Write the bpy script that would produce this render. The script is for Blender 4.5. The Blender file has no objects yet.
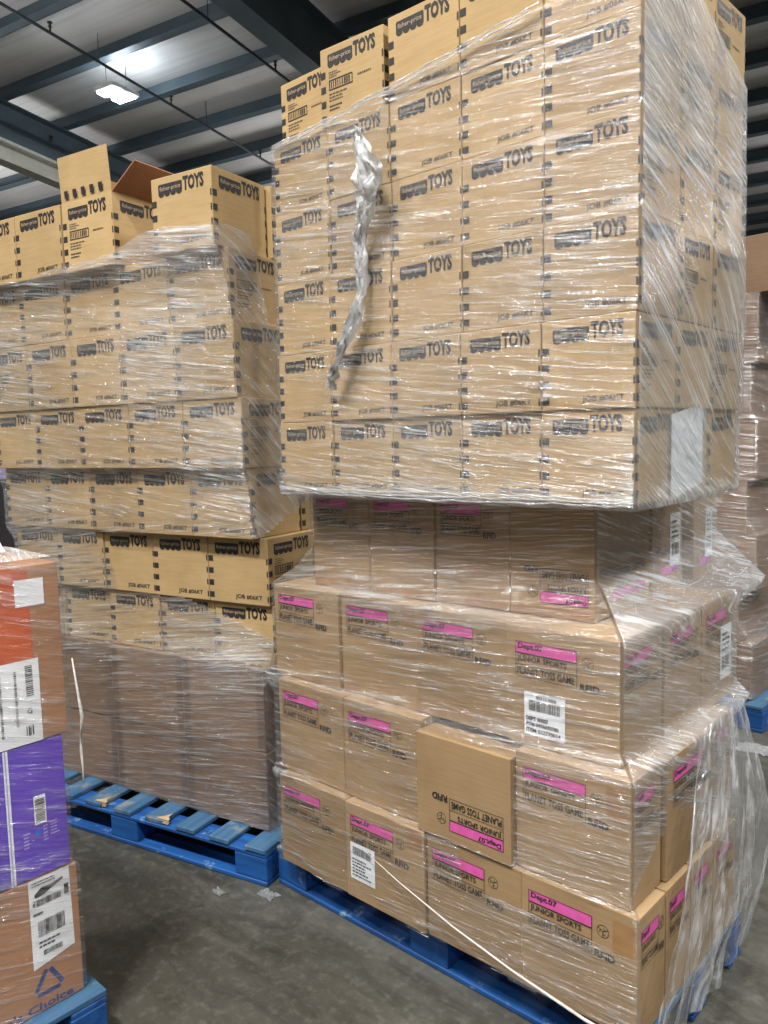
import bpy, bmesh, math, random
from mathutils import Vector, Matrix, noise
random.seed(7)
sc = bpy.context.scene
COL = sc.collection

# ------------------------------------------------------------------ camera
cam_d = bpy.data.cameras.new('camera'); cam = bpy.data.objects.new('camera', cam_d); COL.objects.link(cam)
cam_d.sensor_fit = 'VERTICAL'; cam_d.sensor_height = 36.0; cam_d.lens = 36.0 * 786.8 / 1024.0
cam_d.clip_start = 0.05; cam_d.clip_end = 200
F = Vector((-0.66771213, 0.73841868, -0.09433118)); Rv = Vector((0.74306731, 0.66876088, -0.02469522))
F.normalize(); Rv = (Rv - F * Rv.dot(F)).normalized(); Uv = Rv.cross(F)
cam.matrix_world = Matrix(((Rv.x, Uv.x, -F.x, 0.7658), (Rv.y, Uv.y, -F.y, -1.7090), (Rv.z, Uv.z, -F.z, 1.5906), (0, 0, 0, 1)))
sc.camera = cam
# ------------------------------------------------------------------ world, lights, exposure
sc.view_settings.view_transform = 'Standard'; sc.view_settings.look = 'None'
sc.view_settings.gamma = 1.0; sc.view_settings.use_curve_mapping = False
sc.view_settings.exposure = -0.20
wd = bpy.data.worlds.new('world'); sc.world = wd; wd.use_nodes = True
bg = wd.node_tree.nodes['Background']; bg.inputs[0].default_value = (0.94, 0.97, 1.0, 1); bg.inputs[1].default_value = 0.22
AZ = 0.20
WU = Vector((math.cos(AZ), math.sin(AZ), 0)); WV = Vector((-math.sin(AZ), math.cos(AZ), 0))
def wpt(u, v, z): p = WU * u + WV * v; return Vector((p.x, p.y, z))
def ceil_z(v): return 8.0 - 0.09 * v
def area_light(name, loc, sx, sy, power, color=(1, 1, 1), aim=None):
    d = bpy.data.lights.new(name, 'AREA'); d.shape = 'RECTANGLE'; d.size = sx; d.size_y = sy; d.energy = power; d.color = color
    o = bpy.data.objects.new(name, d); COL.objects.link(o); o.location = loc
    if aim is not None: o.rotation_euler = (Vector(aim) - Vector(loc)).to_track_quat('-Z', 'Y').to_euler()
    else: o.rotation_euler = (0, 0, AZ)
    return o
# rows of high-bay lamps of the hall (the lamp in view carries its own light in its builder)
for u, v, e in ((-0.6, -3.4, 820), (4.6, -3.0, 420), (4.4, 2.0, 560), (-4.2, 2.6, 150), (4.8, 7.7, 420), (-4.5, -3.5, 520), (1.5, -7.5, 420), (-3.5, 12, 260), (4, 13, 300), (-10, 13, 200)):
    area_light('high_bay_light', wpt(u, v, ceil_z(v) - 0.6), 1.2, 0.5, e, (1.0, 0.985, 0.955))
# added upward area lights that brighten the roof panels, no fixtures behind them
for u, v, e in ((-8.0, 2.5, 240), (-8, 12.0, 150), (-15, 7.0, 240), (1.5, 15, 90)):
    p_ = wpt(u, v, ceil_z(v) - 2.2); area_light('roof_fill_light', p_, 2.0, 2.0, e * 1.0, (0.95, 0.98, 1.0), aim=p_ + Vector((0.01, 0, 1)))

# ------------------------------------------------------------------ materials
def srgb(r, g, b):
    f = lambda c: (c / 255 / 12.92) if c / 255 <= 0.04045 else ((c / 255 + 0.055) / 1.055) ** 2.4
    return (f(r), f(g), f(b), 1)
class NT:
    def __init__(s, name):
        s.m = bpy.data.materials.new(name); s.m.use_nodes = True; s.t = s.m.node_tree; s.t.nodes.clear()
        s.out = s.n('ShaderNodeOutputMaterial')
    def n(s, typ, **k):
        nd = s.t.nodes.new(typ)
        for a, b in k.items(): setattr(nd, a, b)
        return nd
    def l(s, a, b): s.t.links.new(a, b)
    def val(s, sock, v):
        if hasattr(v, 'is_output') or isinstance(v, bpy.types.NodeSocket): s.l(v, sock)
        else: sock.default_value = v
    def math(s, op, a, b=0.0, clamp=False):
        m = s.n('ShaderNodeMath', operation=op); m.use_clamp = clamp; s.val(m.inputs[0], a); s.val(m.inputs[1], b); return m.outputs[0]
    def mix(s, f, a, b):
        m = s.n('ShaderNodeMix', data_type='RGBA'); s.val(m.inputs[0], f); s.val(m.inputs[6], a); s.val(m.inputs[7], b); return m.outputs[2]
    def noise(s, vec, scale, detail=3, rough=0.5, dist=0.0):
        n = s.n('ShaderNodeTexNoise'); s.l(vec, n.inputs['Vector']); n.inputs['Scale'].default_value = scale
        n.inputs['Detail'].default_value = detail; n.inputs['Roughness'].default_value = rough; n.inputs['Distortion'].default_value = dist
        return n.outputs[0]
    def mapping(s, vec, scale=(1, 1, 1), rot=(0, 0, 0), loc=(0, 0, 0)):
        m = s.n('ShaderNodeMapping'); s.l(vec, m.inputs[0]); m.inputs['Scale'].default_value = scale
        m.inputs['Rotation'].default_value = rot; m.inputs['Location'].default_value = loc; return m.outputs[0]
    def ramp(s, f, lo, hi, a=0.0, b=1.0):
        m = s.n('ShaderNodeMapRange'); m.clamp = True; s.val(m.inputs[0], f); m.inputs[1].default_value = lo; m.inputs[2].default_value = hi
        m.inputs[3].default_value = a; m.inputs[4].default_value = b; return m.outputs[0]
    def coord(s, k='Object'): return s.n('ShaderNodeTexCoord').outputs[k]
    def bsdf(s, col, rough, bump=None, bstr=0.2, bdist=0.01, metal=0.0, spec=0.5):
        b = s.n('ShaderNodeBsdfPrincipled'); s.val(b.inputs['Base Color'], col); s.val(b.inputs['Roughness'], rough)
        b.inputs['Metallic'].default_value = metal; b.inputs['Specular IOR Level'].default_value = spec
        if bump is not None:
            bn = s.n('ShaderNodeBump'); bn.inputs['Strength'].default_value = bstr; bn.inputs['Distance'].default_value = bdist
            s.l(bump, bn.inputs['Height']); s.l(bn.outputs[0], b.inputs['Normal'])
        s.l(b.outputs[0], s.out.inputs[0]); return b

def cardboard(name, base, dark, k=0.0):
    t = NT(name); oi = t.n('ShaderNodeObjectInfo')
    c = t.coord('Object'); add = t.n('ShaderNodeVectorMath', operation='ADD'); t.l(c, add.inputs[0])
    off = t.n('ShaderNodeCombineXYZ'); r = t.math('MULTIPLY', oi.outputs['Random'], 37.0)
    for i in range(3): t.l(r, off.inputs[i])
    t.l(off.outputs[0], add.inputs[1]); v = add.outputs[0]
    big = t.noise(v, 5.0, 3, 0.6); fib = t.noise(t.mapping(v, (8, 8, 160)), 1.0, 2); fl = t.noise(v, 220, 2)
    f = t.math('ADD', t.ramp(big, 0.35, 0.7, 0, 0.55), t.ramp(fib, 0.4, 0.7, 0, 0.3), True)
    col = t.mix(f, base, dark)
    hs = t.n('ShaderNodeHueSaturation'); t.l(col, hs.inputs['Color'])
    t.l(t.ramp(oi.outputs['Random'], 0, 1, 0.88, 1.10), hs.inputs['Value'])
    hgt = t.math('ADD', t.math('MULTIPLY', t.noise(t.mapping(v, (14, 14, 5)), 1.0, 2), 1.0), t.math('MULTIPLY', fl, 0.06))
    t.bsdf(hs.outputs[0], 0.72, hgt, 0.35, 0.006, spec=0.25); return t.m
def plain(name, col, rough=0.7, var=None, scale=8, bstr=0.0, spec=0.4, metal=0.0):
    t = NT(name); v = t.coord('Object'); n = t.noise(v, scale, 4)
    c = t.mix(t.ramp(n, 0.35, 0.7), col, var if var else tuple(x * 0.82 for x in col[:3]) + (1,))
    t.bsdf(c, rough, n if bstr else None, bstr, 0.004, metal, spec); return t.m
M = {}
M['card'] = cardboard('toy_cardboard', srgb(182, 154, 110), srgb(158, 130, 90))
M['cardp'] = cardboard('tan_cardboard', srgb(164, 137, 102), srgb(140, 114, 82))
M['cardb'] = cardboard('dark_cardboard', srgb(134, 108, 86), srgb(112, 88, 68))
M['cardc'] = cardboard('brown_cardboard', srgb(176, 130, 96), srgb(150, 106, 76))
M['inner'] = cardboard('inner_cardboard', srgb(160, 118, 92), srgb(140, 100, 75))
M['ink'] = plain('black_ink', srgb(38, 34, 34), 0.6, srgb(54, 49, 47), 60)
M['inkgrey'] = plain('faded_ink', srgb(92, 76, 62), 0.7)
M['pink'] = plain('pink_ink', srgb(216, 92, 164), 0.6, srgb(200, 82, 150), 40)
M['white'] = plain('white_ink', srgb(178, 158, 130), 0.6)
M['paper'] = plain('white_paper', srgb(236, 238, 242), 0.55, srgb(222, 226, 232), 5)
M['orange'] = plain('orange_ink', srgb(198, 92, 48), 0.5, srgb(180, 80, 42), 10)
M['purple'] = plain('purple_carton', srgb(98, 66, 190), 0.4, srgb(86, 56, 174), 5)
M['lilac'] = plain('lilac_ink', srgb(186, 170, 236), 0.5)
M['cyan'] = plain('blue_ink', srgb(40, 110, 220), 0.5)
M['navy'] = plain('navy_ink', srgb(52, 74, 128), 0.5)
M['tape'] = plain('brown_tape', srgb(160, 122, 82), 0.3, srgb(146, 110, 72), 30, spec=0.6)
M['darktape'] = plain('dark_brown_tape', srgb(112, 90, 72), 0.35, srgb(100, 80, 64), 30)
M['darkbox'] = plain('dark_carton', srgb(52, 48, 54), 0.6)

def make_blue():
    t = NT('blue_painted_wood'); v = t.coord('Object')
    w = t.noise(t.mapping(v, (3, 40, 40)), 1.0, 4); wear = t.noise(v, 9, 5, 0.65)
    c = t.mix(t.ramp(w, 0.3, 0.75), srgb(20, 88, 158), srgb(10, 54, 112))
    c = t.mix(t.ramp(wear, 0.6, 0.68), c, srgb(120, 150, 178))
    t.bsdf(c, 0.6, w, 0.4, 0.004); return t.m
M['blue'] = make_blue()
def make_blue_worn():
    t = NT('worn_blue_wood'); v = t.coord('Object')
    w = t.noise(t.mapping(v, (40, 3, 40)), 1.0, 4); wear = t.noise(v, 10, 5, 0.65)
    c = t.mix(t.ramp(w, 0.3, 0.75), srgb(66, 104, 134), srgb(40, 80, 118))
    c = t.mix(t.ramp(wear, 0.54, 0.66), c, srgb(118, 122, 122))
    t.bsdf(c, 0.7, w, 0.4, 0.004); return t.m
M['blueworn'] = make_blue_worn()
M['wood'] = plain('bare_wood', srgb(196, 172, 138), 0.7, srgb(170, 142, 106), 20)

def make_floor():
    t = NT('stained_concrete_floor'); v = t.coord('Object')
    big = t.noise(v, 0.9, 4, 0.6, 0.6); mid = t.noise(t.mapping(v, (1.2, 4.5, 1), (0, 0, 0.5)), 1.6, 6, 0.7, 1.2); fine = t.noise(v, 26, 5, 0.7)
    c = t.mix(t.ramp(big, 0.35, 0.65), srgb(70, 69, 61), srgb(94, 93, 86))
    c = t.mix(t.ramp(mid, 0.40, 0.68, 0, 0.75), c, srgb(46, 45, 38))
    c = t.mix(t.ramp(fine, 0.5, 0.75, 0, 0.35), c, srgb(132, 130, 120))
    r = t.ramp(mid, 0.35, 0.7, 0.5, 0.28)
    t.bsdf(c, r, fine, 0.15, 0.004, spec=0.45); return t.m
M['floor'] = make_floor()
def make_ceil():
    t = NT('ceiling_insulation_panels'); v = t.coord('Object')
    n = t.noise(v, 0.6, 3); s = t.noise(t.mapping(v, (0.4, 12, 1)), 1.0, 2)
    c = t.mix(t.ramp(n, 0.3, 0.7), srgb(196, 192, 190), srgb(178, 174, 170)); c = t.mix(t.ramp(s, 0.45, 0.7, 0, 0.3), c, srgb(140, 138, 136))
    t.bsdf(c, 0.7, n, 0.3, 0.05); return t.m
M['ceil'] = make_ceil()
M['steel'] = plain('dark_primed_steel', srgb(74, 86, 92), 0.55, srgb(62, 73, 80), 1.5)
M['steeld'] = plain('black_steel', srgb(44, 46, 50), 0.5)
M['duct'] = plain('white_painted_steel', srgb(214, 214, 206), 0.6, srgb(190, 190, 182), 3)
M['wallc'] = plain('dark_wall_panel', srgb(92, 96, 98), 0.7)

def make_film(name, rot=0.06, base=0.015, dens_k=1.0, freq=85.0, gl=0.06, k0=0.20):
    t = NT(name); uv = t.n('ShaderNodeUVMap'); uv.uv_map = 'UVMap'; v = uv.outputs[0]
    at = t.n('ShaderNodeAttribute'); at.attribute_name = 'film_layers_and_glare'; dn = at.outputs['Fac']
    at2 = t.n('ShaderNodeAttribute'); at2.attribute_name = 'slant'; sl = at2.outputs['Fac']
    vr = t.n('ShaderNodeVectorRotate', rotation_type='Z_AXIS'); t.l(v, vr.inputs['Vector']); t.l(t.math('ADD', sl, rot), vr.inputs['Angle'])
    w = vr.outputs[0]
    s1 = t.noise(t.mapping(w, (3.2, freq, 1)), 1.0, 4, 0.6, 0.5)
    s2 = t.noise(t.mapping(w, (9, freq * 3.0, 1), loc=(5, 3, 0)), 1.0, 3, 0.55, 0.3)
    s3 = t.noise(t.mapping(w, (6, 22, 1), loc=(2, 9, 0)), 1.0, 4, 0.6, 1.4)
    big = t.noise(t.mapping(v, (2.2, 3.2, 1)), 1.0, 3, 0.55, 0.6)
    mask = t.ramp(big, 0.34, 0.60, 0.35, 1.0)
    st = t.math('MULTIPLY', t.math('ADD', t.ramp(s1, 0.52, 0.64), t.math('MULTIPLY', t.ramp(s2, 0.55, 0.67), 0.8), True), mask)
    st = t.math('ADD', st, t.math('MULTIPLY', t.ramp(s3, 0.60, 0.72), 0.5), True)
    mf = t.math('ADD', t.math('MULTIPLY', t.math('MULTIPLY', dn, dn), 0.30 * dens_k), t.math('MULTIPLY', st, t.math('ADD', t.math('MULTIPLY', dn, 0.36 * dens_k), k0)), True)
    mf = t.math('ADD', mf, base, True)
    h = t.math('ADD', t.math('ADD', t.math('MULTIPLY', s1, 1.0), t.math('MULTIPLY', s2, 0.35)), t.math('MULTIPLY', s3, 1.2))
    bn = t.n('ShaderNodeBump'); bn.inputs['Strength'].default_value = 1.0; bn.inputs['Distance'].default_value = 0.010; t.l(h, bn.inputs['Height'])
    g = t.n('ShaderNodeBsdfGlossy'); g.inputs['Color'].default_value = (0.95, 0.97, 1, 1); g.inputs['Roughness'].default_value = 0.20; t.l(bn.outputs[0], g.inputs['Normal'])
    tr = t.n('ShaderNodeBsdfTransparent'); tr.inputs[0].default_value = (0.97, 0.97, 0.97, 1)
    df = t.n('ShaderNodeBsdfDiffuse'); df.inputs[0].default_value = (0.80, 0.82, 0.84, 1); t.l(bn.outputs[0], df.inputs['Normal'])
    tl = t.n('ShaderNodeBsdfTranslucent'); tl.inputs[0].default_value = (0.82, 0.83, 0.84, 1)
    mk = t.n('ShaderNodeMixShader'); mk.inputs[0].default_value = 0.35; t.l(df.outputs[0], mk.inputs[1]); t.l(tl.outputs[0], mk.inputs[2])
    a = t.n('ShaderNodeMixShader'); t.l(t.math('ADD', t.math('ADD', t.math('MULTIPLY', dn, 0.14), gl), t.math('MULTIPLY', st, 0.42)), a.inputs[0]); t.l(tr.outputs[0], a.inputs[1]); t.l(g.outputs[0], a.inputs[2])
    b = t.n('ShaderNodeMixShader'); t.l(mf, b.inputs[0]); t.l(a.outputs[0], b.inputs[1]); t.l(mk.outputs[0], b.inputs[2])
    t.l(b.outputs[0], t.out.inputs[0]); return t.m
M['film'] = make_film('stretch_film')
M['filmwhite'] = make_film('white_crumpled_film', base=0.60, dens_k=0.9, freq=30, gl=0.3)
M['filmthin'] = make_film('thin_stretch_film', freq=60, k0=0.08, gl=0.05, dens_k=0.7)
M['filmskirt'] = make_film('loose_stretch_film', base=0.04, freq=22, k0=0.3, gl=0.12)
M['filmdense'] = make_film('bunched_stretch_film', base=0.25, dens_k=0.9, freq=40, gl=0.2)

# ------------------------------------------------------------------ helpers
def obj(name, mesh, parent=None, mats=None, loc=None, rot=None):
    o = bpy.data.objects.new(name, mesh); COL.objects.link(o)
    if mats:
        for m in mats:
            if mesh.materials.find(m.name) < 0: mesh.materials.append(m)
    if parent: o.parent = parent
    if loc is not None: o.location = loc
    if rot is not None: o.rotation_euler = rot
    return o
def tag(o, label, cat, group=None, kind=None):
    if label: o['label'] = label
    if cat: o['category'] = cat
    if group: o['group'] = group
    if kind: o['kind'] = kind
    return o
def empty(name, loc=(0, 0, 0), rz=0.0):
    o = bpy.data.objects.new(name, None); COL.objects.link(o); o.location = loc; o.rotation_euler = (0, 0, rz); o.empty_display_size = 0.05; return o
class Bm:
    def __init__(s): s.v = []; s.f = []; s.mi = []
    def box(s, x0, x1, y0, y1, z0, z1, mi=0):
        b = len(s.v); s.v += [(x0, y0, z0), (x1, y0, z0), (x1, y1, z0), (x0, y1, z0), (x0, y0, z1), (x1, y0, z1), (x1, y1, z1), (x0, y1, z1)]
        for q in ((0, 3, 2, 1), (4, 5, 6, 7), (0, 1, 5, 4), (1, 2, 6, 5), (2, 3, 7, 6), (3, 0, 4, 7)): s.f.append(tuple(b + i for i in q)); s.mi.append(mi)
    def poly(s, pts, mi=0): b = len(s.v); s.v += [tuple(p) for p in pts]; s.f.append(tuple(range(b, b + len(pts)))); s.mi.append(mi)
    def mesh(s, name, mats, bevel=0.0, seg=2, smooth=False):
        me = bpy.data.meshes.new(name); me.from_pydata(s.v, [], s.f)
        for m in mats: me.materials.append(m)
        for p, i in zip(me.polygons, s.mi): p.material_index = i
        if bevel:
            bm = bmesh.new(); bm.from_mesh(me); bmesh.ops.bevel(bm, geom=list(bm.edges), offset=bevel, segments=seg, affect='EDGES', profile=0.5); bm.to_mesh(me); bm.free()
        if smooth:
            for p in me.polygons: p.use_smooth = True
        me.update(); return me
# ---- text turned into mesh once per string
_txt = {}
def glyphs(s, bold=0.0):
    k = (s, bold)
    if k in _txt: return _txt[k]
    c = bpy.data.curves.new('t', 'FONT'); c.body = s; c.size = 1.0; c.offset = bold; c.resolution_u = 2; c.fill_mode = 'FRONT'
    o = bpy.data.objects.new('t', c); COL.objects.link(o)
    dg = bpy.context.evaluated_depsgraph_get(); dg.update(); me = o.evaluated_get(dg).to_mesh()
    vs = [(v.co.x, v.co.y) for v in me.vertices]; fs = [tuple(p.vertices) for p in me.polygons]
    o.evaluated_get(dg).to_mesh_clear(); bpy.data.objects.remove(o); bpy.data.curves.remove(c)
    x0 = min(v[0] for v in vs); x1 = max(v[0] for v in vs); y0 = min(v[1] for v in vs); y1 = max(v[1] for v in vs)
    vs = [((a - x0) / (x1 - x0), (b - y0) / (y1 - y0)) for a, b in vs]
    _txt[k] = (vs, fs); return _txt[k]
class Print:
    """flat ink on one face; u to the right, v up, n = height of the ink above the board"""
    def __init__(s): s.v = []; s.f = []; s.mi = []
    def rect(s, u0, u1, v0, v1, mi=0, n=1): s.poly([(u0, v0), (u1, v0), (u1, v1), (u0, v1)], mi, n)
    def poly(s, pts, mi=0, n=1): b = len(s.v); s.v += [(a, c, n) for a, c in pts]; s.f.append(tuple(range(b, b + len(pts)))); s.mi.append(mi)
    def text(s, st, u0, u1, v0, v1, mi=0, n=1, bold=0.0):
        vs, fs = glyphs(st, bold); b = len(s.v); s.v += [(u0 + (u1 - u0) * a, v0 + (v1 - v0) * c, n) for a, c in vs]
        for f in fs: s.f.append(tuple(b + i for i in f)); s.mi.append(mi)
    def frame(s, u0, u1, v0, v1, t, mi=0, n=1):
        s.rect(u0, u1, v0, v0 + t, mi, n); s.rect(u0, u1, v1 - t, v1, mi, n); s.rect(u0, u0 + t, v0, v1, mi, n); s.rect(u1 - t, u1, v0, v1, mi, n)
    def lines(s, u0, u1, v0, v1, k, mi=0, seed=1, n=1, fill=0.45):
        r = random.Random(seed)
        for i in range(k):
            h = (v1 - v0) / k; y = v1 - (i + 1) * h; u = u0; e = u0 + (u1 - u0) * r.uniform(0.6, 1.0)
            while u < e:
                w = min((u1 - u0) * r.uniform(0.05, 0.16), e - u); s.rect(u, u + w, y + h * (1 - fill) / 2, y + h * (1 + fill) / 2, mi, n); u += w + (u1 - u0) * 0.03
    def bars(s, u0, u1, v0, v1, k, mi=0, seed=1, n=1, vert=False):
        r = random.Random(seed)
        for i in range(k):
            a = i / k; b = a + r.uniform(0.3, 0.75) / k
            if vert: s.rect(u0, u1, v0 + (v1 - v0) * a, v0 + (v1 - v0) * b, mi, n)
            else: s.rect(u0 + (u1 - u0) * a, u0 + (u1 - u0) * b, v0, v1, mi, n)
    def ring(s, cu, cv, r, t, mi=0, n=1, k=24):
        for i in range(k):
            a, b = 2 * math.pi * i / k, 2 * math.pi * (i + 1) / k
            s.poly([(cu + r * math.cos(a), cv + r * math.sin(a)), (cu + r * math.cos(b), cv + r * math.sin(b)), (cu + (r - t) * math.cos(b), cv + (r - t) * math.sin(b)), (cu + (r - t) * math.cos(a), cv + (r - t) * math.sin(a))], mi, n)
    def bar(s, a, b, t, mi=0, n=1):
        d = Vector(b) - Vector(a); p = Vector((-d.y, d.x)).normalized() * t / 2; a = Vector(a); b = Vector(b)
        s.poly([tuple(a - p), tuple(b - p), tuple(b + p), tuple(a + p)], mi, n)
    def mesh(s, name, face, w, d, mats, flip=False, h=0.0):
        e = 0.0009; out = []
        for a, c, n in s.v:
            if flip: fw = w if face == 'front' else d; a, c = fw - a, h - c
            if face == 'front': out.append((a - w / 2, -d / 2 - e * n, c))
            else: out.append((w / 2 + e * n, a - d / 2, c))
        me = bpy.data.meshes.new(name); me.from_pydata(out, [], s.f)
        for m in mats: me.materials.append(m)
        for p, i in zip(me.polygons, s.mi): p.material_index = i
        me.update(); return me
_cache = {}
def cached(key, fn):
    if key not in _cache: _cache[key] = fn()
    return _cache[key]

def toy_logo(P, w, h, u0, u1, v0, v1):
    """black tag with rounded top and a scalloped lower edge, white lowercase word on it"""
    n = 4; pts = []; W = (u1 - u0); hh = (v1 - v0); low = v0 + hh * 0.26; r = hh * 0.08
    pts += [(u1, v1 - r), (u1 - r, v1), (u0 + r, v1), (u0, v1 - r), (u0, low)]
    for i in range(n):
        cu = u0 + W * (i + 0.5) / n
        for k in range(1, 8):
            a = math.pi + math.pi * k / 8; pts.append((cu + W / n / 2 * math.cos(a), low + hh * 0.26 * math.sin(a)))
        pts.append((u0 + W * (i + 1) / n, low + (hh * 0.05 if i < n - 1 else 0)))
    P.poly(pts, 0, 1); P.text('fisher-price', u0 + W * 0.07, u1 - W * 0.06, v0 + hh * 0.36, v1 - hh * 0.20, 1, 2, 0.004)
def logo_face(face, w, d, h):
    def fn():
        P = Print(); fw = w if face == 'front' else d
        toy_logo(P, fw, h, fw * 0.125, fw * 0.525, h * 0.735, h * 0.905)
        return P.mesh('toy_logo', face, w, d, [M['ink'], M['white']])
    return cached(('logo', face, round(w, 3), round(d, 3), round(h, 3)), fn)
def toy_face(kind, face, w, d, h):
    def fn():
        P = Print(); fw = w if face == 'front' else d
        P.text('TOYS', fw * 0.54, fw * 0.88, h * 0.755, h * 0.945, 0, 1, 0.05)
        for k in range(4):
            vc = h * (0.66 - 0.185 * k); P.rect(fw * 0.008, fw * 0.085, vc - h * 0.04, vc + h * 0.045, 0)
            P.rect(fw * 0.975, fw * 0.995, vc - h * 0.04, vc + h * 0.045, 0)
        if kind == 'job': P.text('JOB #06KT', fw * 0.45, fw * 0.89, h * 0.065, h * 0.15, 0, 1, 0.018)
        if kind == 'info':
            P.lines(fw * 0.14, fw * 0.34, h * 0.60, h * 0.69, 3, 2, 3)
            P.frame(fw * 0.14, fw * 0.52, h * 0.45, h * 0.58, h * 0.014, 0); P.bars(fw * 0.17, fw * 0.49, h * 0.475, h * 0.555, 9, 0, 4)
            P.lines(fw * 0.14, fw * 0.48, h * 0.30, h * 0.42, 3, 2, 5); P.lines(fw * 0.14, fw * 0.36, h * 0.18, h * 0.27, 2, 0, 6); P.lines(fw * 0.6, fw * 0.88, h * 0.5, h * 0.55, 1, 2, 7)
        return P.mesh('toy_print_' + face, face, w, d, [M['ink'], M['white'], M['inkgrey']])
    return cached(('toy', kind, face, round(w, 3), round(d, 3), round(h, 3)), fn)
def pink_face(face, w, d, h, u0=0.06, flip=False, top=0.12, lw=0.56):
    def fn():
        P = Print(); fw = w if face == 'front' else d; L = fw * lw; a = fw * u0; b = a + L; rh = min(0.031, h * 0.115); t = 0.0014
        v3 = h * (1 - top); v2 = v3 - rh; v1 = v2 - rh; v0 = v1 - rh * 1.05
        P.rect(a, b, v2, v3, 1, 1)
        for y0, y1 in ((v2, v3), (v0, v2)): P.frame(a, b, y0, y1, t, 0, 2)
        P.rect(a, b, v1, v1 + t, 0, 2)
        P.text('Dept.07', a + L * 0.04, a + L * 0.46, v2 + rh * 0.26, v3 - rh * 0.12, 0, 2, 0.03)
        P.text('JUNIOR SPORTS', a + L * 0.03, a + L * 0.84, v1 + rh * 0.2, v2 - rh * 0.16, 0, 2, 0.02)
        P.text('PLANET TOSS GAME', a + L * 0.03, a + L * 0.96, v0 + rh * 0.24, v1 - rh * 0.16, 0, 2, 0.02)
        P.text('RFID', b + L * 0.04, b + L * 0.34, v0 - rh * 0.12, v0 + rh * 0.5, 0, 2, 0.03)
        if b + L * 0.27 < fw:
            cu, cv, r = b + L * 0.16, v2 + rh * 0.1, rh * 0.52
            P.ring(cu, cv, r, 0.0013, 0, 1)
            for q in range(3):
                g = 2 * math.pi * q / 3 + 0.5; P.bar((cu, cv), (cu + r * 0.9 * math.cos(g), cv + r * 0.9 * math.sin(g)), 0.0016, 0, 1)
                P.bar((cu + r * 0.45 * math.cos(g), cv + r * 0.45 * math.sin(g)), (cu + r * 0.6 * math.cos(g + 0.9), cv + r * 0.6 * math.sin(g + 0.9)), 0.0016, 0, 2)
        return P.mesh('pink_print', face, w, d, [M['ink'], M['pink']], flip, h)
    return cached(('pink', face, round(w, 3), round(d, 3), round(h, 3), u0, flip, top, lw), fn)
def body_mesh(w, d, h, mat):
    def fn():
        b = Bm(); b.box(-w / 2, w / 2, -d / 2, d / 2, 0, h)
        # seam between the two top flaps and the glued side joint, cut as fine raised lips
        me = b.mesh('carton', [mat, M['inner']], 0.0028, 2); 
        return me
    return cached(('body', round(w, 3), round(d, 3), round(h, 3), mat.name), fn)
def tape_mesh(w, d, h, kind):
    def fn():
        P = Print()
        if kind == 'top_right': P.rect(w * 0.80, w * 0.975, h * 0.80, h * 0.995, 0); return P.mesh('tape', 'front', w, d, [M['tape']])
        if kind == 'right_drop': P.rect(w * 0.80, w * 0.97, h * 0.66, h * 0.92, 0); return P.mesh('tape', 'front', w, d, [M['tape']])
        if kind == 'bottom_band': P.poly([(0.003, 0.002), (w - 0.003, 0.002), (w - 0.003, h * 0.07), (w * 0.7, h * 0.085), (w * 0.66, h * 0.13), (w * 0.5, h * 0.125), (w * 0.46, h * 0.08), (0.003, h * 0.075)], 0); return P.mesh('tape', 'front', w, d, [M['tape']])
        if kind == 'mid': P.rect(w * 0.44, w * 0.56, 0.002, h * 0.15, 0); return P.mesh('tape', 'front', w, d, [M['tape']])
    return cached(('tape', round(w, 3), round(d, 3), round(h, 3), kind), fn)
jr = random.Random(11)
def place(layer_o, yaw, u, v, z, w, d, jit=1.0):
    """centre of a carton whose front-right-bottom edge is u to the right, v deep in its layer's frame"""
    cu = Vector((math.cos(yaw), math.sin(yaw), 0)); cv = Vector((-math.sin(yaw), math.cos(yaw), 0))
    p = Vector((layer_o[0], layer_o[1], 0)) + cu * (u - w / 2) + cv * (v + d / 2); p.z = z
    return p + cu * jr.uniform(-1, 1) * 0.0015 * jit + cv * jr.uniform(-1, 1) * 0.004 * jit, yaw + jr.uniform(-1, 1) * 0.003 * jit
GAP = 0.003
def carton(name, loc, rz, w, d, h, mat, prints=(), tapes=(), label='', group=None):
    o = obj(name, body_mesh(w, d, h, mat), None, None, loc, (0, 0, rz)); tag(o, label, 'cardboard box', group)
    for nm, me in prints:
        obj(nm, me, o)
        if nm == 'printed_lettering': obj('printed_logo', logo_face('right' if 'right' in me.name else 'front', w, d, h), o)
    for k in tapes: obj('packing_tape', tape_mesh(w, d, h, k), o)
    return o

# ------------------------------------------------------------------ the hall
def struct(name, me, loc=(0, 0, 0), rot=(0, 0, 0)):
    o = obj(name, me, None, None, loc, rot); o['kind'] = 'structure'; return o
b = Bm(); b.box(-45, 30, -25, 45, -0.2, 0); struct('floor', b.mesh('floor', [M['floor']]))
ROT = (0, 0, AZ)
def slab(u0, u1, v0, v1, dz0, dz1, mats):
    b = Bm(); z = lambda v, d: ceil_z(v) + d
    vs = [(u0, v0, z(v0, dz0)), (u1, v0, z(v0, dz0)), (u1, v1, z(v1, dz0)), (u0, v1, z(v1, dz0)), (u0, v0, z(v0, dz1)), (u1, v0, z(v0, dz1)), (u1, v1, z(v1, dz1)), (u0, v1, z(v1, dz1))]
    b.v = vs
    for q in ((0, 3, 2, 1), (4, 5, 6, 7), (0, 1, 5, 4), (1, 2, 6, 5), (2, 3, 7, 6), (3, 0, 4, 7)): b.f.append(q); b.mi.append(0)
    return b
struct('ceiling', slab(-32, 16, -9, 26, 0.26, 0.36, None).mesh('ceiling', [M['ceil']]), rot=ROT)
tn = 1
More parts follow.
